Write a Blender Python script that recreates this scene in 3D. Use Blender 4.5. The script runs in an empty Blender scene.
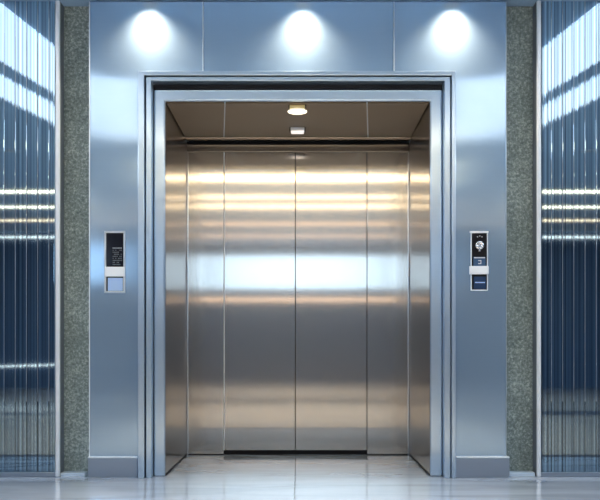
import bpy, bmesh, math, random
from mathutils import Vector, Matrix
random.seed(4)
sc = bpy.context.scene
C = sc.collection

# ------------------------------------------------------------------ measures
D = 5.70          # camera distance from the elevator front (plane y = 0)
EYE = 0.77        # camera height
F = 972.0         # focal length in photo pixels
HZ = 345.0        # horizon row
CEIL = 2.785       # lobby ceiling
BACK = -11.7      # far end of the lobby (behind the camera)
HALF = 6.0        # half width of the lobby

def X(px, y=0.0): return (px - 300.0) / F * (D + y)
def Z(py, y=0.0): return EYE + (HZ - py) / F * (D + y)

# ------------------------------------------------------------------ materials
def new_mat(name):
    m = bpy.data.materials.new(name); m.use_nodes = True
    nt = m.node_tree
    return m, nt, nt.nodes['Principled BSDF']

def simple(name, col, rough=0.5, metal=0.0, emit=None, strength=0.0, spec=0.5):
    m, nt, b = new_mat(name)
    b.inputs['Base Color'].default_value = (*col, 1)
    b.inputs['Roughness'].default_value = rough
    b.inputs['Metallic'].default_value = metal
    b.inputs['Specular IOR Level'].default_value = spec
    if emit:
        b.inputs['Emission Color'].default_value = (*emit, 1)
        b.inputs['Emission Strength'].default_value = strength
    return m

def brushed(name, col, rough=0.3, aniso=0.9, grain=0.03, scale=(3, 3, 500), metal=1.0, bump=0.0, soft=None, share=0.5, soft_aniso=None):
    """Steel whose highlights stretch sideways: tangent = Z x N."""
    m, nt, b = new_mat(name)
    N, L = nt.nodes, nt.links
    geo = N.new('ShaderNodeNewGeometry')
    cr = N.new('ShaderNodeVectorMath'); cr.operation = 'CROSS_PRODUCT'
    cr.inputs[0].default_value = (0, 0, 1)
    L.new(geo.outputs['True Normal'], cr.inputs[1])
    ad = N.new('ShaderNodeVectorMath'); ad.operation = 'ADD'
    ad.inputs[1].default_value = (0.001, 0, 0)
    L.new(cr.outputs[0], ad.inputs[0])
    L.new(ad.outputs[0], b.inputs['Tangent'])
    tc = N.new('ShaderNodeTexCoord')
    mp = N.new('ShaderNodeMapping'); mp.inputs['Scale'].default_value = scale
    L.new(tc.outputs['Object'], mp.inputs['Vector'])
    nz = N.new('ShaderNodeTexNoise'); nz.inputs['Scale'].default_value = 1.0
    nz.inputs['Detail'].default_value = 3.0
    L.new(mp.outputs[0], nz.inputs['Vector'])
    mr = N.new('ShaderNodeMapRange')
    mr.inputs['From Min'].default_value = 0.3; mr.inputs['From Max'].default_value = 0.7
    mr.inputs['To Min'].default_value = max(0.02, rough - grain); mr.inputs['To Max'].default_value = rough + grain
    L.new(nz.outputs['Fac'], mr.inputs['Value'])
    L.new(mr.outputs[0], b.inputs['Roughness'])
    mx = N.new('ShaderNodeMix'); mx.data_type = 'RGBA'
    mx.inputs['A'].default_value = (*[c * 0.96 for c in col], 1)
    mx.inputs['B'].default_value = (*[min(1, c * 1.04) for c in col], 1)
    L.new(nz.outputs['Fac'], mx.inputs['Factor'])
    L.new(mx.outputs['Result'], b.inputs['Base Color'])
    b.inputs['Metallic'].default_value = metal
    b.inputs['Anisotropic'].default_value = aniso
    if soft:      # a second, wider lobe: polish haze over the fine grain
        b2 = N.new('ShaderNodeBsdfPrincipled')
        L.new(mx.outputs['Result'], b2.inputs['Base Color'])
        L.new(ad.outputs[0], b2.inputs['Tangent'])
        b2.inputs['Metallic'].default_value = metal
        b2.inputs['Anisotropic'].default_value = aniso * 0.8 if soft_aniso is None else soft_aniso
        b2.inputs['Roughness'].default_value = soft
        ms = N.new('ShaderNodeMixShader'); ms.inputs[0].default_value = share
        L.new(b.outputs[0], ms.inputs[1]); L.new(b2.outputs[0], ms.inputs[2])
        L.new(ms.outputs[0], N['Material Output'].inputs['Surface'])
    if bump:
        bp = N.new('ShaderNodeBump'); bp.inputs['Strength'].default_value = bump
        bp.inputs['Distance'].default_value = 0.001
        L.new(nz.outputs['Fac'], bp.inputs['Height']); L.new(bp.outputs[0], b.inputs['Normal'])
    return m

def fluted_glass(name, col):
    """Dark polished cladding with fine vertical ripples."""
    m, nt, b = new_mat(name)
    N, L = nt.nodes, nt.links
    tc = N.new('ShaderNodeTexCoord')
    mp = N.new('ShaderNodeMapping'); mp.inputs['Scale'].default_value = (34, 0.0, 0.05)
    L.new(tc.outputs['Object'], mp.inputs['Vector'])
    nz = N.new('ShaderNodeTexNoise'); nz.inputs['Scale'].default_value = 1.0
    nz.inputs['Detail'].default_value = 4.0; nz.inputs['Roughness'].default_value = 0.6
    L.new(mp.outputs[0], nz.inputs['Vector'])
    bp = N.new('ShaderNodeBump'); bp.inputs['Strength'].default_value = 1.0
    bp.inputs['Distance'].default_value = 0.0003
    L.new(nz.outputs['Fac'], bp.inputs['Height']); L.new(bp.outputs[0], b.inputs['Normal'])
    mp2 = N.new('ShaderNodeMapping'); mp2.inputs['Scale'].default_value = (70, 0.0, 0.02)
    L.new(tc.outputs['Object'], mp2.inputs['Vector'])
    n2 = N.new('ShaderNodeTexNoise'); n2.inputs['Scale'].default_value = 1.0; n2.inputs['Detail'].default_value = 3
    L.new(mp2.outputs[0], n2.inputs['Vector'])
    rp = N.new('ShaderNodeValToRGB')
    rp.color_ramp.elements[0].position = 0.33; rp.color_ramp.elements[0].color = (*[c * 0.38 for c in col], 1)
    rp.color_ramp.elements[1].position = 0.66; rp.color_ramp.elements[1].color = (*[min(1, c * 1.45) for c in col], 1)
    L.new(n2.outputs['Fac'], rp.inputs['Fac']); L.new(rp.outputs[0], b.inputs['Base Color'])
    b.inputs['Metallic'].default_value = 1.0
    b.inputs['Roughness'].default_value = 0.03
    return m

def concrete(name):
    m, nt, b = new_mat(name)
    N, L = nt.nodes, nt.links
    tc = N.new('ShaderNodeTexCoord')
    n1 = N.new('ShaderNodeTexNoise'); n1.inputs['Scale'].default_value = 6; n1.inputs['Detail'].default_value = 10
    n1.inputs['Roughness'].default_value = 0.72
    n2 = N.new('ShaderNodeTexNoise'); n2.inputs['Scale'].default_value = 60; n2.inputs['Detail'].default_value = 6
    n2.inputs['Roughness'].default_value = 0.8
    for n in (n1, n2): L.new(tc.outputs['Object'], n.inputs['Vector'])
    ad = N.new('ShaderNodeMath'); ad.operation = 'MULTIPLY_ADD'; ad.inputs[1].default_value = 0.72
    L.new(n2.outputs['Fac'], ad.inputs[0])
    mu = N.new('ShaderNodeMath'); mu.operation = 'MULTIPLY'; mu.inputs[1].default_value = 0.28
    L.new(n1.outputs['Fac'], mu.inputs[0]); L.new(mu.outputs[0], ad.inputs[2])
    rp = N.new('ShaderNodeValToRGB'); e = rp.color_ramp.elements
    e[0].position = 0.38; e[0].color = (0.10, 0.135, 0.135, 1)
    e[1].position = 0.62; e[1].color = (0.54, 0.62, 0.61, 1)
    k = e.new(0.5); k.color = (0.22, 0.275, 0.27, 1)
    L.new(ad.outputs[0], rp.inputs['Fac']); L.new(rp.outputs[0], b.inputs['Base Color'])
    bp = N.new('ShaderNodeBump'); bp.inputs['Strength'].default_value = 0.7; bp.inputs['Distance'].default_value = 0.004
    L.new(ad.outputs[0], bp.inputs['Height']); L.new(bp.outputs[0], b.inputs['Normal'])
    b.inputs['Roughness'].default_value = 0.85
    return m

def marble(name):
    m, nt, b = new_mat(name)
    N, L = nt.nodes, nt.links
    tc = N.new('ShaderNodeTexCoord')
    mp = N.new('ShaderNodeMapping'); mp.inputs['Scale'].default_value = (0.6, 2.4, 1)
    L.new(tc.outputs['Object'], mp.inputs['Vector'])
    nz = N.new('ShaderNodeTexNoise'); nz.inputs['Scale'].default_value = 1.6; nz.inputs['Detail'].default_value = 8
    nz.inputs['Distortion'].default_value = 0.8
    L.new(mp.outputs[0], nz.inputs['Vector'])
    rp = N.new('ShaderNodeValToRGB'); e = rp.color_ramp.elements
    e[0].position = 0.36; e[0].color = (0.24, 0.29, 0.37, 1)
    e[1].position = 0.62; e[1].color = (0.36, 0.42, 0.51, 1)
    k = e.new(0.47); k.color = (0.31, 0.37, 0.455, 1)
    L.new(nz.outputs['Fac'], rp.inputs['Fac'])
    # tile joints: thin darker lines
    sp = N.new('ShaderNodeSeparateXYZ'); L.new(tc.outputs['Object'], sp.inputs[0])
    def joint(out, off, pitch, width):
        a = N.new('ShaderNodeMath'); a.operation = 'ADD'; a.inputs[1].default_value = off
        L.new(out, a.inputs[0])
        w = N.new('ShaderNodeMath'); w.operation = 'PINGPONG'; w.inputs[1].default_value = pitch / 2
        L.new(a.outputs[0], w.inputs[0])
        l = N.new('ShaderNodeMath'); l.operation = 'LESS_THAN'; l.inputs[1].default_value = width
        L.new(w.outputs[0], l.inputs[0]); return l
    jx = joint(sp.outputs['X'], 0.029, 3.6, 0.0018)
    jy = joint(sp.outputs['Y'], 1.30, 3.6, 0.0012)
    mxx = N.new('ShaderNodeMath'); mxx.operation = 'MAXIMUM'
    L.new(jx.outputs[0], mxx.inputs[0]); L.new(jy.outputs[0], mxx.inputs[1])
    mx = N.new('ShaderNodeMix'); mx.data_type = 'RGBA'
    mx.inputs['B'].default_value = (0.12, 0.13, 0.14, 1)
    def step(out, thr):
        g = N.new('ShaderNodeMath'); g.operation = 'LESS_THAN'; g.inputs[1].default_value = thr
        L.new(out, g.inputs[0]); return g.outputs[0]
    field = N.new('ShaderNodeMix'); field.data_type = 'RGBA'      # beige stone field of the lobby
    field.inputs['B'].default_value = (0.62, 0.57, 0.50, 1)
    ab = N.new('ShaderNodeMath'); ab.operation = 'ABSOLUTE'; L.new(sp.outputs['X'], ab.inputs[0])
    fm = N.new('ShaderNodeMath'); fm.operation = 'MULTIPLY'
    L.new(step(sp.outputs['Y'], -1.15), fm.inputs[0]); L.new(step(ab.outputs[0], 1.65), fm.inputs[1])
    L.new(fm.outputs[0], field.inputs['Factor']); L.new(rp.outputs[0], field.inputs['A'])
    side = N.new('ShaderNodeMix'); side.data_type = 'RGBA'        # darker warm grey stone along both sides
    side.inputs['B'].default_value = (0.40, 0.36, 0.31, 1)
    inv = N.new('ShaderNodeMath'); inv.operation = 'SUBTRACT'
    L.new(step(sp.outputs['Y'], -1.15), inv.inputs[0]); L.new(fm.outputs[0], inv.inputs[1])
    L.new(inv.outputs[0], side.inputs['Factor']); L.new(field.outputs['Result'], side.inputs['A'])
    prev = side.outputs['Result']
    for ya, yb in ((-1.0, -1.15), (-5.0, -5.7)):                   # dark inlaid bands
        sub = N.new('ShaderNodeMath'); sub.operation = 'SUBTRACT'
        L.new(step(sp.outputs['Y'], ya), sub.inputs[0]); L.new(step(sp.outputs['Y'], yb), sub.inputs[1])
        bd = N.new('ShaderNodeMix'); bd.data_type = 'RGBA'; bd.inputs['B'].default_value = (0.10, 0.10, 0.11, 1)
        L.new(sub.outputs[0], bd.inputs['Factor']); L.new(prev, bd.inputs['A']); prev = bd.outputs['Result']
    L.new(mxx.outputs[0], mx.inputs['Factor']); L.new(prev, mx.inputs['A'])
    L.new(mx.outputs['Result'], b.inputs['Base Color'])
    b.inputs['Roughness'].default_value = 0.09
    b.inputs['Specular IOR Level'].default_value = 0.75
    return m

M = {}
M['clad'] = brushed('brushed blue grey steel', (0.47, 0.62, 0.78), 0.12, 0.8, 0.003, metal=0.94, soft=0.66, share=0.27, soft_aniso=0.0)
M['frame'] = brushed('satin frame steel', (0.63, 0.76, 0.90), 0.17, 0.5, 0.0, metal=0.95, soft=0.42, share=0.35)
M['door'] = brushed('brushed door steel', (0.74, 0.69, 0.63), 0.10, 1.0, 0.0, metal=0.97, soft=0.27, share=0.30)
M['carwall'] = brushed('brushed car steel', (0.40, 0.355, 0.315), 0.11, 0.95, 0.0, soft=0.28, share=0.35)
M['carceil'] = simple('dark bronze ceiling lacquer', (0.155, 0.115, 0.080), 0.42, spec=0.12)
M['kick'] = brushed('kick plate steel', (0.40, 0.45, 0.53), 0.42, 0.4, 0.02)
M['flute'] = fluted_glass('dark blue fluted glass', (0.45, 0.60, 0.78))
M['chrome'] = simple('bright polished edge', (0.90, 0.92, 0.95), 0.22, 1.0)
M['dark'] = simple('shadow gap black', (0.006, 0.006, 0.010), 0.5, spec=0.2)
M['navy'] = simple('navy gap', (0.02, 0.025, 0.07), 0.4)
M['concrete'] = concrete('green grey concrete')
M['marble'] = marble('pale blue marble')
M['skirt'] = simple('pale stone skirting', (0.56, 0.68, 0.82), 0.35)
M['ceiling'] = simple('lobby ceiling paint', (0.26, 0.40, 0.60), 0.6)
M['wallblue'] = simple('lobby wall blue', (0.07, 0.12, 0.21), 0.45)
M['winframe'] = simple('window frame', (0.35, 0.4, 0.48), 0.4, 0.5)
M['warm'] = simple('warm lamp diffuser', (1, 1, 1), 0.5, emit=(1.0, 0.80, 0.50), strength=11.0)
M['warm_dim'] = simple('warm thin lamp diffuser', (1, 1, 1), 0.5, emit=(1.0, 0.78, 0.50), strength=6.0)
M['amber'] = simple('amber lamp diffuser', (1, 1, 1), 0.5, emit=(1.0, 0.66, 0.38), strength=3.5)
M['cream'] = simple('cream lamp diffuser', (1, 1, 1), 0.5, emit=(1.0, 0.92, 0.78), strength=2.6)
M['fill_panel'] = simple('added fill diffuser', (1, 1, 1), 0.5, emit=(0.74, 0.88, 1.0), strength=6.5)
M['alu'] = simple('pale satin aluminium', (0.88, 0.91, 0.95), 0.32, 0.45)
M['day'] = simple('daylight panel diffuser', (1, 1, 1), 0.5, emit=(0.88, 0.94, 1.0), strength=1.35)
M['housing'] = simple('lamp housing', (0.5, 0.52, 0.55), 0.4, 0.6)
M['lampglow'] = simple('car lamp diffuser', (1, 1, 1), 0.5, emit=(1.0, 0.88, 0.62), strength=1.7)
M['lampglow2'] = simple('car lamp lens white', (1, 1, 1), 0.5, emit=(1.0, 0.90, 0.82), strength=0.9)
M['brass'] = simple('brass lamp housing', (0.62, 0.52, 0.28), 0.35, 0.9)
M['display'] = simple('black glossy display', (0.006, 0.006, 0.012), 0.12, spec=0.25)
M['white'] = simple('white plastic bar', (0.90, 0.94, 1.0), 0.35)
M['paleblue'] = simple('pale blue key', (0.42, 0.60, 0.92), 0.3)
M['rim'] = simple('grey blue rim metal', (0.62, 0.68, 0.76), 0.3, 0.8)
M['rimwhite'] = simple('pale rim', (0.88, 0.93, 1.0), 0.35, 0.1)
M['greydot'] = simple('grey marking', (0.14, 0.16, 0.19), 0.5)
M['lightdot'] = simple('light marking', (0.62, 0.66, 0.72), 0.5)
M['bluekey'] = simple('dark blue key', (0.05, 0.11, 0.22), 0.25)
M['bluekey2'] = simple('navy key', (0.02, 0.05, 0.13), 0.25)
M['wingl'] = simple('sky', (1, 1, 1), 0.5)

# glass for the window
def glass_mat():
    m, nt, b = new_mat('clear window glass')
    b.inputs['Base Color'].default_value = (0.9, 0.96, 1, 1)
    b.inputs['Roughness'].default_value = 0.0
    b.inputs['IOR'].default_value = 1.05
    b.inputs['Transmission Weight'].default_value = 1.0
    return m
M['glass'] = glass_mat()

# ------------------------------------------------------------------ mesh helpers
def box(bm, x0, x1, y0, y1, z0, z1):
    if x0 > x1: x0, x1 = x1, x0
    if y0 > y1: y0, y1 = y1, y0
    if z0 > z1: z0, z1 = z1, z0
    v = [bm.verts.new(p) for p in ((x0,y0,z0),(x1,y0,z0),(x1,y1,z0),(x0,y1,z0),(x0,y0,z1),(x1,y0,z1),(x1,y1,z1),(x0,y1,z1))]
    for f in ((0,3,2,1),(4,5,6,7),(0,1,5,4),(1,2,6,5),(2,3,7,6),(3,0,4,7)):
        bm.faces.new([v[i] for i in f])

def prism(bm, pts, y0, y1):
    """pts = (x, z) outline, extruded from y0 to y1."""
    a = [bm.verts.new((x, y0, z)) for x, z in pts]
    b = [bm.verts.new((x, y1, z)) for x, z in pts]
    bm.faces.new(a); bm.faces.new(list(reversed(b)))
    n = len(pts)
    for i in range(n):
        bm.faces.new((a[i], b[i], b[(i+1) % n], a[(i+1) % n]))

def disc(bm, c, prof, axis='z', n=32):
    """lathe: prof = [(radius, offset)] along axis."""
    rings = []
    for r, h in prof:
        ring = []
        for k in range(n):
            t = 2 * math.pi * k / n
            if axis == 'z': p = (c[0] + r*math.cos(t), c[1] + r*math.sin(t), c[2] + h)
            else: p = (c[0] + r*math.cos(t), c[1] + h, c[2] + r*math.sin(t))
            ring.append(bm.verts.new(p))
        rings.append(ring)
    for a, b in zip(rings, rings[1:]):
        for k in range(n):
            bm.faces.new((a[k], a[(k+1) % n], b[(k+1) % n], b[k]))
    bm.faces.new(rings[0]); bm.faces.new(rings[-1])

def obj(name, bm, mat, parent=None, bevel=0.0, seg=2, smooth=False):
    bmesh.ops.recalc_face_normals(bm, faces=bm.faces[:])
    me = bpy.data.meshes.new(name); bm.to_mesh(me); bm.free()
    me.materials.append(M[mat] if isinstance(mat, str) else mat)
    o = bpy.data.objects.new(name, me); C.objects.link(o)
    if smooth:
        for p in me.polygons: p.use_smooth = True
    if bevel:
        md = o.modifiers.new('bevel', 'BEVEL'); md.width = bevel; md.segments = seg
        md.limit_method = 'ANGLE'; md.angle_limit = math.radians(40)
        md.harden_normals = False
    if parent:
        o.parent = parent; o.location = (0, 0, 0)
        o.matrix_parent_inverse = parent.matrix_world.inverted() if False else Matrix.Translation(-Vector(parent.location))
    return o

def thing(name, label, cat, loc=(0, 0, 0), group=None):
    e = bpy.data.objects.new(name, None); C.objects.link(e); e.location = loc
    e.empty_display_size = 0.1
    e['label'] = label; e['category'] = cat
    if group: e['group'] = group
    return e

def tag(o, label, cat, group=None):
    o['label'] = label; o['category'] = cat
    if group: o['group'] = group
    return o

def struct(name, bm, mat, parent=None, bevel=0.0):
    o = obj(name, bm, mat, parent, bevel)
    if parent is None: o['kind'] = 'structure'
    return o

def B(*args):
    bm = bmesh.new(); box(bm, *args); return bm

def P(px0, px1, py0, py1, yf, depth):
    """box seen at the given photo rectangle with its front face on plane y = yf."""
    return B(X(px0, yf), X(px1, yf), yf, yf + depth, Z(py1, yf), Z(py0, yf))

# ------------------------------------------------------------------ lobby shell
struct('floor', B(-HALF - 0.15, HALF + 0.15, BACK - 0.15, 1.35, -0.1, 0.0), 'marble')
struct('ceiling', B(-HALF - 0.15, HALF + 0.15, BACK - 0.15, 0.30, CEIL, CEIL + 0.12), 'ceiling')
struct('wall_left', B(-HALF - 0.15, -HALF, BACK, 0.30, 0, CEIL), 'wallblue')
struct('wall_right', B(HALF, HALF + 0.15, BACK, 0.30, 0, CEIL), 'wallblue')
# concrete front wall with the opening
OX0, OX1, OZ = -0.835, 0.805, 2.24
bm = bmesh.new()
prism(bm, [(-HALF, 0), (OX0, 0), (OX0, OZ), (OX1, OZ), (OX1, 0), (HALF, 0), (HALF, CEIL), (-HALF, CEIL)], 0.085, 0.24)
struct('wall_front', bm, 'concrete')
# back wall with a wide high window
WZ0, WZ1 = 1.86, 2.62
WINS = ((-4.15, -3.35), (-1.9, 1.9))
bm = bmesh.new()
box(bm, -HALF, HALF, BACK - 0.15, BACK, 0, WZ0)
box(bm, -HALF, HALF, BACK - 0.15, BACK, WZ1, CEIL)
ends = [-HALF] + [v for w_ in WINS for v in w_] + [HALF]
for p, q in zip(ends[0::2], ends[1::2]):
    box(bm, p, q, BACK - 0.15, BACK, WZ0, WZ1)
struct('wall_back', bm, 'wallblue')
for n, (p, q) in enumerate(WINS):
    bm = bmesh.new()
    box(bm, p, q, BACK - 0.10, BACK + 0.01, WZ0, WZ0 + 0.04)
    box(bm, p, q, BACK - 0.10, BACK + 0.01, WZ1 - 0.04, WZ1)
    m_ = max(1, round((q - p) / 0.95))
    for k in range(m_ + 1):
        x = p + k * (q - p - 0.03) / m_
        box(bm, x, x + 0.03, BACK - 0.10, BACK + 0.01, WZ0 + 0.04, WZ1 - 0.04)
    w = struct('window_%d' % (n + 1), bm, 'winframe')
    obj('window_pane', B(p + 0.01, q - 0.01, BACK - 0.065, BACK - 0.055, WZ0 + 0.02, WZ1 - 0.02), 'glass', w)

# pale skirting blocks at the foot of the concrete
struct('baseboard_left', P(60.5, 84.5, 473, 477.2, 0.0, 0.084), 'skirt', bevel=0.002)
struct('baseboard_right', P(508.5, 535, 472.5, 477.2, 0.0, 0.084), 'skirt', bevel=0.002)

# ------------------------------------------------------------------ steel cladding around the frame
CY = -0.02
zt = CEIL - 0.008
zk = Z(457, CY)
def clad(name, pts, label):
    bm = bmesh.new(); prism(bm, pts, CY, 0.084)
    o = obj(name, bm, 'clad', None, 0.0012, 2)
    return tag(o, label, 'wall panel')
fz = Z(73, CY)
xl0, xl1, xs0 = X(90, CY), X(141, CY), X(202.5, CY)
xr0, xr1, xs1 = X(506, CY), X(453, CY), X(394.5, CY)
a = clad('steel_cladding_panel', [(xl0, 0.0), (xl1, 0.0), (xl1, fz), (xs0, fz), (xs0, zt), (xl0, zt)],
     'tall brushed steel wall panel left of the elevator frame, holding the pale-keyed call panel')
c = clad('steel_cladding_panel', [(xs0 + 0.006, fz), (xs1 - 0.006, fz), (xs1 - 0.006, zt), (xs0 + 0.006, zt)],
     'wide brushed steel wall panel above the elevator frame, between two bright seams')
b = clad('steel_cladding_panel', [(xr1, 0.0), (xr0, 0.0), (xr0, zt), (xs1, zt), (xs1, fz), (xr1, fz)],
     'tall brushed steel wall panel right of the elevator frame, holding the dark-keyed call panel')
obj('edge_strip', B(xs0 + 0.0005, xs0 + 0.0055, CY - 0.004, 0.084, fz, zt), 'alu', c, 0.0015)
obj('edge_strip', B(xs1 - 0.0055, xs1 - 0.0005, CY - 0.004, 0.084, fz, zt), 'alu', c, 0.0015)
obj('edge_strip', B(xl0 - 0.006, xl0 - 0.0005, CY - 0.003, 0.084, 0.0, zt), 'alu', a, 0.0015)
obj('edge_strip', B(xr0 + 0.0005, xr0 + 0.003, CY - 0.001, 0.084, 0.0, zt), 'rim', b, 0.001)

def kick(px0, px1, py1, yf, label):
    t = thing('kick_plate', label, 'kick plate', ((X(px0) + X(px1)) / 2, yf, 0))
    z1 = Z(458.2, yf)
    obj('plate', B(X(px0, yf), X(px1, yf), yf, CY - 0.0005, 0.0005, z1), 'kick', t, 0.0015)
    obj('top_edge', B(X(px0, yf), X(px1, yf), yf - 0.003, CY - 0.0005, z1 + 0.0005, z1 + 0.009), 'alu', t, 0.002)
kick(88, 137.3, 478, -0.045, 'blue-grey steel kick plate along the floor left of the elevator frame')
kick(454.5, 509.5, 480.5, -0.055, 'grey steel kick plate along the floor right of the elevator frame')

# ------------------------------------------------------------------ door surround
def ushape(l_out, l_in, r_in, r_out, t_out, t_in, yf, yb, bottom=0.0005):
    bm = bmesh.new()
    prism(bm, [(X(l_out, yf), bottom), (X(l_in, yf), bottom), (X(l_in, yf), Z(t_in, yf)), (X(r_in, yf), Z(t_in, yf)),
               (X(r_in, yf), bottom), (X(r_out, yf), bottom), (X(r_out, yf), Z(t_out, yf)), (X(l_out, yf), Z(t_out, yf))], yf, yb)
    return bm
fr = thing('elevator_frame_surround', 'stepped brushed steel door frame around the elevator opening', 'door frame', (X(297.5), 0, 0))
obj('outer_trim', ushape(137.8, 144.2, 451.8, 456, 70.8, 75.2, -0.10, 0.039), 'frame', fr, 0.003)
obj('shadow_gap', ushape(144.4, 146.2, 450.2, 451.6, 75.4, 77.6, -0.045, 0.038), 'navy', fr)
obj('middle_trim', ushape(146.0, 151.2, 444.6, 450.4, 77.0, 80.6, -0.082, 0.037), 'frame', fr, 0.003)
obj('inner_gap_shade', ushape(151.6, 153.6, 442.4, 443.9, 82.3, 89.2, 0.004, 0.036), 'dark', fr)  # dark gap, widened along the top as painted soffit shadow
obj('inner_casing', ushape(153.8, 165.0, 430.3, 442.2, 89.4, 101.0, 0.0, 0.03), 'frame', fr, 0.010, 3)

# ------------------------------------------------------------------ elevator car
YB = 1.10
xc0, xc1 = X(165.0), X(430.3)
ZC = Z(102.2)
car = thing('elevator_car', 'elevator interior lined with warm-lit brushed steel panels and a bronze ceiling', 'elevator interior', (X(297.5), 0.5, 0))
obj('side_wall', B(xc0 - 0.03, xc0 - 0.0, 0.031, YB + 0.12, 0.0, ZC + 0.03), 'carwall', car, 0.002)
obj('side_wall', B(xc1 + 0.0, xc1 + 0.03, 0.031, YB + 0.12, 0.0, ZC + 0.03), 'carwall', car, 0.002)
x1, x2 = X(224.0, YB), X(367.0, YB)
zh = Z(152.3, YB)
obj('return_panel', B(xc0 + 0.001, x1 - 0.002, YB, YB + 0.03, 0.0, zh), 'door', car, 0.0015)
obj('return_panel', B(x2 + 0.002, xc1 - 0.001, YB, YB + 0.03, 0.0, zh), 'door', car, 0.0015)
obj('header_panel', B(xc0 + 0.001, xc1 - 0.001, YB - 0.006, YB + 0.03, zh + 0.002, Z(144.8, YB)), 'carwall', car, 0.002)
obj('header_gap', B(xc0 + 0.001, xc1 - 0.001, YB + 0.012, YB + 0.03, Z(144.8, YB) + 0.001, ZC - 0.001), 'dark', car)
cx = [xc0 + 0.001, X(224, YB), X(368, YB), xc1 - 0.001]
cf = [xc0 + 0.001, X(225, 0.03), X(367, 0.03), xc1 - 0.001]      # the seams splay towards the back
def slab(xa, xb, xc, xd, z0, z1):
    bm = bmesh.new()
    lo = [bm.verts.new(p) for p in ((xa, 0.031, z0), (xb, 0.031, z0), (xd, YB - 0.012, z0), (xc, YB - 0.012, z0))]
    hi = [bm.verts.new((v.co.x, v.co.y, z1)) for v in lo]
    bm.faces.new(lo); bm.faces.new(list(reversed(hi)))
    for q in range(4): bm.faces.new((lo[q], hi[q], hi[(q+1) % 4], lo[(q+1) % 4]))
    return bm
for i in range(3):
    obj('ceiling_panel', slab(cf[i] + 0.004, cf[i+1] - 0.004, cx[i] + 0.004, cx[i+1] - 0.004, ZC, ZC + 0.03), 'carceil', car, 0.0015)
for i in (1, 2):
    obj('ceiling_seam', slab(cf[i] - 0.0035, cf[i] + 0.0035, cx[i] - 0.0035, cx[i] + 0.0035, ZC - 0.002, ZC + 0.02), 'kick', car)
obj('ceiling_border', B(xc0 + 0.001, xc1 - 0.001, YB - 0.15, YB - 0.03, ZC - 0.006, ZC - 0.0005), 'carwall', car, 0.002)
obj('ceiling_backing', B(xc0 - 0.03, xc1 + 0.03, 0.031, YB + 0.12, ZC + 0.031, ZC + 0.05), 'dark', car)
for x, s in ((xc0, 1), (xc1, -1)):
    obj('corner_trim', B(x + s * 0.002, x + s * 0.010, YB - 0.010, YB - 0.0005, 0.001, zh), 'chrome', car, 0.0015)
obj('floor_gap', B(xc0 + 0.0005, xc0 + 0.004, 0.031, YB - 0.011, 0.0003, 0.011), 'dark', car)
obj('floor_gap', B(xc1 - 0.004, xc1 - 0.0005, 0.031, YB - 0.011, 0.0003, 0.011), 'dark', car)
obj('floor_gap', B(xc0 + 0.011, x1 - 0.002, YB - 0.003, YB - 0.0003, 0.0003, 0.008), 'dark', car)
obj('floor_gap', B(x2 + 0.002, xc1 - 0.011, YB - 0.003, YB - 0.0003, 0.0003, 0.008), 'dark', car)
obj('shaft_backing', B(xc0 - 0.03, xc1 + 0.03, YB + 0.13, YB + 0.15, 0.0, ZC + 0.03), 'dark', car)

def leaf(xa, xb, label):
    t = thing('elevator_door', label, 'elevator door', ((xa + xb) / 2, YB, 0), 'sliding elevator door leaves')
    obj('door_panel', B(xa, xb, YB + 0.004, YB + 0.034, 0.034, zh - 0.001), 'door', t, 0.0012)
    return t
xm = X(295.3, YB)
la = leaf(x1 - 0.0005, xm - 0.002, 'left closed brushed steel leaf of the sliding elevator door')
lb = leaf(xm + 0.002, x2 + 0.0005, 'right closed brushed steel leaf of the sliding elevator door')
obj('edge_strip', B(x1 - 0.0015, x1 + 0.0045, YB - 0.004, YB + 0.0035, 0.034, zh - 0.001), 'alu', la, 0.001)
obj('edge_seal', B(xm - 0.0018, xm, YB + 0.008, YB + 0.03, 0.034, zh - 0.001), 'dark', la)
obj('edge_strip', B(x2 - 0.0025, x2 + 0.0005, YB - 0.002, YB + 0.0035, 0.034, zh - 0.001), 'dark', lb, 0.0005)
tag(obj('door_sill', B(x1, x2, YB + 0.03, YB + 0.12, 0.0, 0.033), 'dark'), 'black gap sill under the closed elevator doors', 'door sill')

# car lamps
def lamp(pxc, yc, w, h_top, label, glow, dome):
    cxx = X(pxc, yc)
    t = thing('ceiling_lamp', label, 'ceiling lamp', (cxx, yc, ZC))
    bm = bmesh.new(); box(bm, cxx - w*0.44, cxx + w*0.44, yc - 0.03, yc + 0.03, ZC - h_top, ZC - 0.0005)
    obj('housing', bm, 'brass' if dome else 'white', t, 0.003)
    for s in (-1, 1):
        bm = bmesh.new()
        box(bm, cxx + s*(w*0.44 + 0.001), cxx + s*(w*0.44 + 0.006), yc - 0.032, yc + 0.03, ZC - h_top - 0.004, ZC - 0.0005)
        obj('bracket', bm, 'dark', t, 0.001)
    if dome:
        bm = bmesh.new()
        disc(bm, (cxx, yc, ZC - h_top - 0.001), [(w*0.54, 0.0), (w*0.57, -0.004), (w*0.54, -0.011), (w*0.40, -0.016), (w*0.1, -0.018)], 'z', 36)
        obj('diffuser', bm, 'lampglow', t, smooth=True)
        bm = bmesh.new()
        disc(bm, (cxx, yc, ZC - h_top - 0.001), [(w*0.572, -0.003), (w*0.578, -0.0045), (w*0.572, -0.006)], 'z', 36)
        obj('rim', bm, 'greydot', t)
    else:
        obj('lens', B(cxx - w*0.40, cxx + w*0.40, yc - 0.038, yc + 0.026, ZC - h_top - 0.010, ZC - h_top - 0.0005), 'lampglow2', t, 0.003)
    return t
lamp(297.3, 0.088, 0.104, 0.026, 'front brass-housed round lamp glowing on the elevator ceiling', None, True)
lamp(297.5, 0.68, 0.104, 0.024, 'small white box lamp on the elevator ceiling, behind the round one', None, False)

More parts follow.
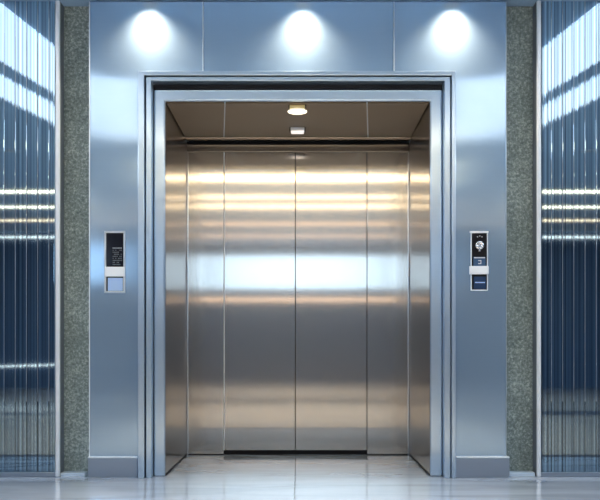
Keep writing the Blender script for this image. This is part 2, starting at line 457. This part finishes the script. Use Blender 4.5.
# ------------------------------------------------------------------ fluted glass panels at the sides
def fluted(side, grooves, px_edge0, px_edge1, label):
    yf = -0.012
    t = thing('fluted_glass_panel', label, 'glass wall panel', (X(grooves[0]), yf, 0))
    xs = sorted(X(g, yf) for g in grooves)
    edge = X(px_edge0 if side < 0 else px_edge1, yf)
    bm = bmesh.new()
    g = 0.0022
    cuts = ([-HALF + 0.001] + xs + [edge]) if side < 0 else ([edge] + xs + [HALF - 0.001])
    for p, q in zip(cuts, cuts[1:]):
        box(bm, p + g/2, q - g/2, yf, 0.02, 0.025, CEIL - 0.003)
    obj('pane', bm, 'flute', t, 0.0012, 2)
    bm = bmesh.new()
    box(bm, cuts[0], cuts[-1], 0.021, 0.084, 0.025, CEIL - 0.003)
    obj('backing', bm, 'dark', t)
    bm = bmesh.new()
    for p in cuts[1:-1]:
        box(bm, p - 0.0007, p + 0.0007, yf + 0.001, 0.0205, 0.44, CEIL - 0.003)
    obj('seam', bm, 'rim', t)
    a, b_ = (X(55.2, -0.03), X(59.4, -0.03)) if side < 0 else (X(537.3, -0.03), X(541.2, -0.03))
    obj('edge_trim', B(a, b_, -0.03, -0.004, 0.0005, CEIL - 0.003), 'alu', t, 0.005, 3)
    obj('shade_return', B(a + 0.0005, b_ - 0.0005, -0.0035, 0.084, 0.0005, CEIL - 0.003), 'greydot', t)  # dark return, painted shading at the concrete's outer edge
    r0, r1 = (-HALF + 0.001, a - 0.0005) if side < 0 else (b_ + 0.0005, HALF - 0.001)
    obj('base_rail', B(r0, r1, -0.018, 0.084, 0.0005, 0.024), 'kick', t, 0.002)
gl = [4 + 11.2 * k for k in range(5)] + [4 - 11.2 * k for k in range(1, 40)]
gr = [551.5 + 11.2 * k for k in range(45)]
fluted(-1, gl, 54.9, None, 'dark blue fluted glass wall panel at the left, with bright edge trim')
fluted(1, gr, None, 541.5, 'dark blue fluted glass wall panel at the right, with bright edge trim')

# ------------------------------------------------------------------ call panels
y0 = CY
t = thing('call_panel', 'call panel left of the elevator with black display, white bar and pale blue key', 'call panel', (X(114.7), CY, Z(262)))
bm = bmesh.new()
def rimbox(bm, px0, px1, py0, py1, w, yf, d):
    x0_, x1_, z0_, z1_ = X(px0, yf), X(px1, yf), Z(py1, yf), Z(py0, yf)
    box(bm, x0_, x1_, yf, yf + d, z1_ - w, z1_); box(bm, x0_, x1_, yf, yf + d, z0_, z0_ + w)
    box(bm, x0_, x0_ + w, yf, yf + d, z0_ + w, z1_ - w); box(bm, x1_ - w, x1_, yf, yf + d, z0_ + w, z1_ - w)
rimbox(bm, 104.2, 125.2, 231, 293, 0.0055, CY - 0.008, 0.0078)
obj('rim', bm, 'rim', t, 0.001)
bm = bmesh.new(); rimbox(bm, 105.3, 124.1, 232.2, 291.8, 0.0035, CY - 0.0095, 0.009)
obj('bezel', bm, 'rimwhite', t)
obj('backplate', P(105.6, 123.9, 232.6, 291.5, CY - 0.0022, 0.002), 'dark', t)
obj('display', P(106.4, 123.2, 233.4, 267, CY - 0.006, 0.0035), 'display', t)
bm = bmesh.new(); bmt = bmesh.new()
for r in range(9):
    for q in range(7):
        if r and random.random() < 0.22: continue
        xx = 112.7 + q * 1.35; yy = 247.6 + r * 2.05
        x_, z_ = X(xx, CY - 0.007), Z(yy, CY - 0.007)
        box(bmt if r == 0 else bm, x_, x_ + 0.0048, CY - 0.0068, CY - 0.0061, z_ - 0.0062 if r else z_ - 0.005, z_)
k = obj('marking', bm, 'greydot', t); k2 = obj('marking', bmt, 'lightdot', t)
obj('bar', P(104.8, 124.8, 266.8, 276.4, CY - 0.020, 0.0108), 'white', t, 0.002)
obj('key', P(107.8, 122.8, 277.8, 290.8, CY - 0.007, 0.0045), 'paleblue', t, 0.0015)

t = thing('call_panel', 'call panel right of the elevator with chrome key switch, white bar and navy keys', 'call panel', (X(479.5), CY, Z(262)))
bm = bmesh.new(); rimbox(bm, 470.8, 488.0, 232.2, 290.6, 0.0055, CY - 0.009, 0.0088)
obj('rim', bm, 'rimwhite', t, 0.001)
obj('backplate', P(471.5, 487.3, 233, 290.2, CY - 0.0022, 0.002), 'dark', t)
obj('cap', P(469.8, 488.6, 231.2, 233.0, CY - 0.014, 0.0045), 'white', t, 0.001)
bm = bmesh.new()
c0 = (X(479.6, CY), CY - 0.0024, Z(245.3, CY))
disc(bm, c0, [(0.026, 0.0), (0.026, -0.004), (0.022, -0.008), (0.013, -0.009), (0.011, -0.004), (0.009, -0.004)], 'y', 28)
sw = obj('key_switch', bm, 'chrome', t, smooth=True)
obj('key_slot', P(478.7, 480.6, 245.6, 251.4, CY - 0.016, 0.010), 'chrome', sw, 0.001)
bm = bmesh.new()
for dx, dz in ((-2.2, -8.4), (0.0, -9.2), (2.2, -8.4)):
    disc(bm, (X(479.6 + dx, CY), CY - 0.0024, Z(245.3 + dz, CY)), [(0.0035, 0), (0.0035, -0.003), (0.001, -0.004)], 'y', 12)
obj('indicator', bm, 'lightdot', t)
obj('upper_key', P(473.4, 485.6, 256.8, 266.2, CY - 0.008, 0.0055), 'bluekey', t, 0.0015)
bm = bmesh.new()
yy = CY - 0.0088
box(bm, X(474.2, yy), X(485.0, yy), yy, yy + 0.0007, Z(258.2, yy), Z(257.2, yy))
box(bm, X(480.6, yy), X(481.3, yy), yy, yy + 0.0007, Z(264.0, yy), Z(260.0, yy))
box(bm, X(478.2, yy), X(480.6, yy), yy, yy + 0.0007, Z(264.0, yy), Z(263.2, yy))
box(bm, X(478.2, yy), X(480.6, yy), yy, yy + 0.0007, Z(261.0, yy), Z(260.2, yy))
obj('marking', bm, 'lightdot', t)
obj('bar', P(469.6, 488.8, 266.0, 274.2, CY - 0.022, 0.0125), 'white', t, 0.002)
obj('lower_key', P(473.8, 485.8, 276.6, 288.8, CY - 0.008, 0.0055), 'bluekey2', t, 0.0015)
bm = bmesh.new(); box(bm, X(475, yy), X(485, yy), yy, yy + 0.0007, Z(283.0, yy), Z(281.9, yy))
obj('marking', bm, 'paleblue', t)

# ------------------------------------------------------------------ lobby lighting
def linear(Y, x0, x1, w, mat, label, group='linear ceiling lights across the lobby'):
    t = thing('linear_ceiling_light', label, 'ceiling light', ((x0 + x1) / 2, -Y, CEIL), group)
    obj('housing', B(x0 - 0.01, x1 + 0.01, -Y - w/2 - 0.01, -Y + w/2 + 0.01, CEIL - 0.03, CEIL - 0.0005), 'housing', t)
    obj('diffuser', B(x0, x1, -Y - w/2, -Y + w/2, CEIL - 0.036, CEIL - 0.0305), mat, t)
linear(3.62, -1.3, 1.3, 0.34, 'warm', 'wide warm linear light on the lobby ceiling, nearest the elevator')
linear(5.10, -1.7, 1.7, 0.11, 'warm', 'warm linear light on the lobby ceiling, second from the elevator')
linear(6.00, -1.8, 1.8, 0.14, 'warm', 'warm linear light on the lobby ceiling, third from the elevator')
linear(8.00, -2.3, 2.3, 0.18, 'amber', 'warm linear light on the lobby ceiling, fourth from the elevator')
for s, nm in ((-1, 'left'), (1, 'right')):
    a, b = sorted((s * 2.95, s * 5.4))
    linear(6.90, a, b, 0.16, 'warm_dim', 'warm linear light on the lobby ceiling, %s side, nearer one' % nm)
    linear(8.30, a, b, 0.13, 'warm_dim', 'warm linear light on the lobby ceiling, %s side, farther one' % nm)
linear(9.80, -5.4, 5.4, 0.15, 'amber', 'long amber linear light on the lobby ceiling, farthest from the elevator')
def strip(x0, x1, z0, z1, h, mat, label):
    bm = bmesh.new()
    prism(bm, [(x0, z0), (x1, z1), (x1, z1 + h), (x0, z0 + h)], BACK + 0.0005, BACK + 0.03)
    tag(obj('wall_light_strip', bm, mat), label, 'wall light')
strip(-5.5, -3.6, 2.68, 2.68, 0.03, 'cream', 'thin cream light strip high on the far lobby wall, left of the window')
strip(3.6, 5.5, 2.68, 2.68, 0.03, 'cream', 'thin cream light strip high on the far lobby wall, right of the window')
strip(-5.6, -3.9, 0.37, 0.42, 0.018, 'cream', 'thin cream light strip low on the far lobby wall, left side')
strip(-2.4, 2.4, 1.66, 1.66, 0.05, 'amber', 'amber light strip on the far lobby wall under the window')

def panel(pts, label, mat='day'):
    """pts = (x, Y) outline on the ceiling"""
    bm = bmesh.new()
    a = [bm.verts.new((x, -Y, CEIL - 0.02)) for x, Y in pts]
    b = [bm.verts.new((x, -Y, CEIL - 0.0005)) for x, Y in pts]
    bm.faces.new(a); bm.faces.new(list(reversed(b)))
    n = len(pts)
    for i in range(n): bm.faces.new((a[i], b[i], b[(i+1) % n], a[(i+1) % n]))
    tag(obj('luminous_panel', bm, mat), label, 'ceiling light', 'daylight panels along the lobby ceiling')
for s, nm in ((-1, 'left'), (1, 'right')):
    panel([(s*1.76, 0.05), (s*1.652, 0.86), (s*1.56, 1.60), (s*1.20, 1.72), (s*1.36, 3.75), (s*1.95, 3.75), (s*1.95, 2.04), (s*2.109, 1.13), (s*2.25, 0.05)],
          'broad pale daylight panel on the lobby ceiling, %s of the elevator' % nm)
    panel([(s*2.30, 1.20), (s*2.235, 1.54), (s*2.057, 2.46), (s*2.03, 3.5), (s*2.17, 3.5), (s*2.216, 3.09), (s*2.417, 2.13), (s*2.60, 1.2)],
          'narrow pale daylight panel on the lobby ceiling, %s of the elevator' % nm)
    panel([(s*4.5, 0.8), (s*4.5, 8.0), (s*5.7, 8.0), (s*5.7, 0.8)],  # added fill panels out of view, brightening the lobby floor with cool light
          'long added fill light panel on the lobby ceiling, far %s side' % nm, 'fill_panel')

# downlights just above the steel cladding
def spot(name, loc, target, energy, size, blend, col, radius=0.03):
    l = bpy.data.lights.new(name, 'SPOT'); l.energy = energy; l.spot_size = size; l.spot_blend = blend
    l.color = col; l.shadow_soft_size = radius
    o = bpy.data.objects.new(name, l); C.objects.link(o); o.location = loc
    d = Vector(target) - Vector(loc)
    o.rotation_euler = d.to_track_quat('-Z', 'Y').to_euler()
    return o
for px, nm in ((147, 'left'), (303, 'centre'), (455, 'right')):
    x = X(px, -0.09)
    t = thing('downlight', 'small round recessed downlight above the %s steel wall panel' % nm, 'downlight', (x, -0.09, CEIL), 'downlights above the steel wall panels')
    bm = bmesh.new(); disc(bm, (x, -0.09, CEIL - 0.0005), [(0.05, 0), (0.05, -0.006), (0.042, -0.008)], 'z', 28)
    obj('ring', bm, 'housing', t)
    sp = spot('spot_beam', (x, -0.09, CEIL - 0.013), (x, -0.03, 1.9), 100, math.radians(125), 1.0, (1.0, 0.87, 0.68), 0.07)
    sp.parent = t; sp.matrix_parent_inverse = Matrix.Translation(-Vector(t.location))

# added spots, out of view, that brighten the lobby floor
for Y in (2.3, 4.4, 7.2, 9.2):
    for x in (-3.0, -0.9, 0.9, 3.0):
        t = thing('floor_fill_spot', 'small round added fill spotlight in the lobby ceiling', 'downlight', (x, -Y, CEIL), 'added fill spotlights in the lobby ceiling')
        bm = bmesh.new(); disc(bm, (x, -Y, CEIL - 0.0005), [(0.06, 0), (0.06, -0.006), (0.05, -0.008)], 'z', 24)
        obj('ring', bm, 'housing', t)
        sp = spot('spot_beam', (x, -Y, CEIL - 0.02), (x, -Y, 0), 380 if abs(x) < 1 else 70, math.radians(88), 0.8, (1.0, 0.93, 0.84), 0.05)
        sp.parent = t; sp.matrix_parent_inverse = Matrix.Translation(-Vector(t.location))

# car light
def area(name, loc, rot, sx, sy, energy, col):
    l = bpy.data.lights.new(name, 'AREA'); l.shape = 'RECTANGLE'; l.size = sx; l.size_y = sy
    l.energy = energy; l.color = col
    o = bpy.data.objects.new(name, l); C.objects.link(o); o.location = loc; o.rotation_euler = rot
    return o
spot('car_lamp_beam', (X(297.3, .088), 0.088, ZC - 0.07), (X(297.3, .165), 0.45, 0), 60, math.radians(75), 1.0, (1.0, 0.86, 0.62), 0.03)
spot('car_lamp_beam', (X(297.5, .74), 0.74, ZC - 0.05), (X(305, .74), 0.45, 0), 45, math.radians(32), 1.0, (1.0, 0.93, 0.82), 0.03)

# daylight outside the back window
wd = bpy.data.worlds.new('world'); sc.world = wd; wd.use_nodes = True
bg = wd.node_tree.nodes['Background']
bg.inputs['Color'].default_value = (0.62, 0.81, 1.0, 1)
bg.inputs['Strength'].default_value = 3.6

# ------------------------------------------------------------------ camera
cam = bpy.data.cameras.new('camera'); co = bpy.data.objects.new('camera', cam); C.objects.link(co)
co.location = (0, -D, EYE); co.rotation_euler = (math.radians(90), 0, 0)
cam.sensor_width = 36.0; cam.lens = F / 600.0 * 36.0
cam.shift_y = (HZ - 250.0) / 600.0
cam.clip_start = 0.05
sc.camera = co
sc.view_settings.view_transform = 'Standard'
sc.view_settings.look = 'None'
sc.view_settings.gamma = 1.0
sc.view_settings.use_curve_mapping = False
sc.view_settings.exposure = 0.0
sc.cycles.use_denoising = True
sc.cycles.max_bounces = 10
sc.cycles.glossy_bounces = 6
sc.cycles.sample_clamp_indirect = 8.0
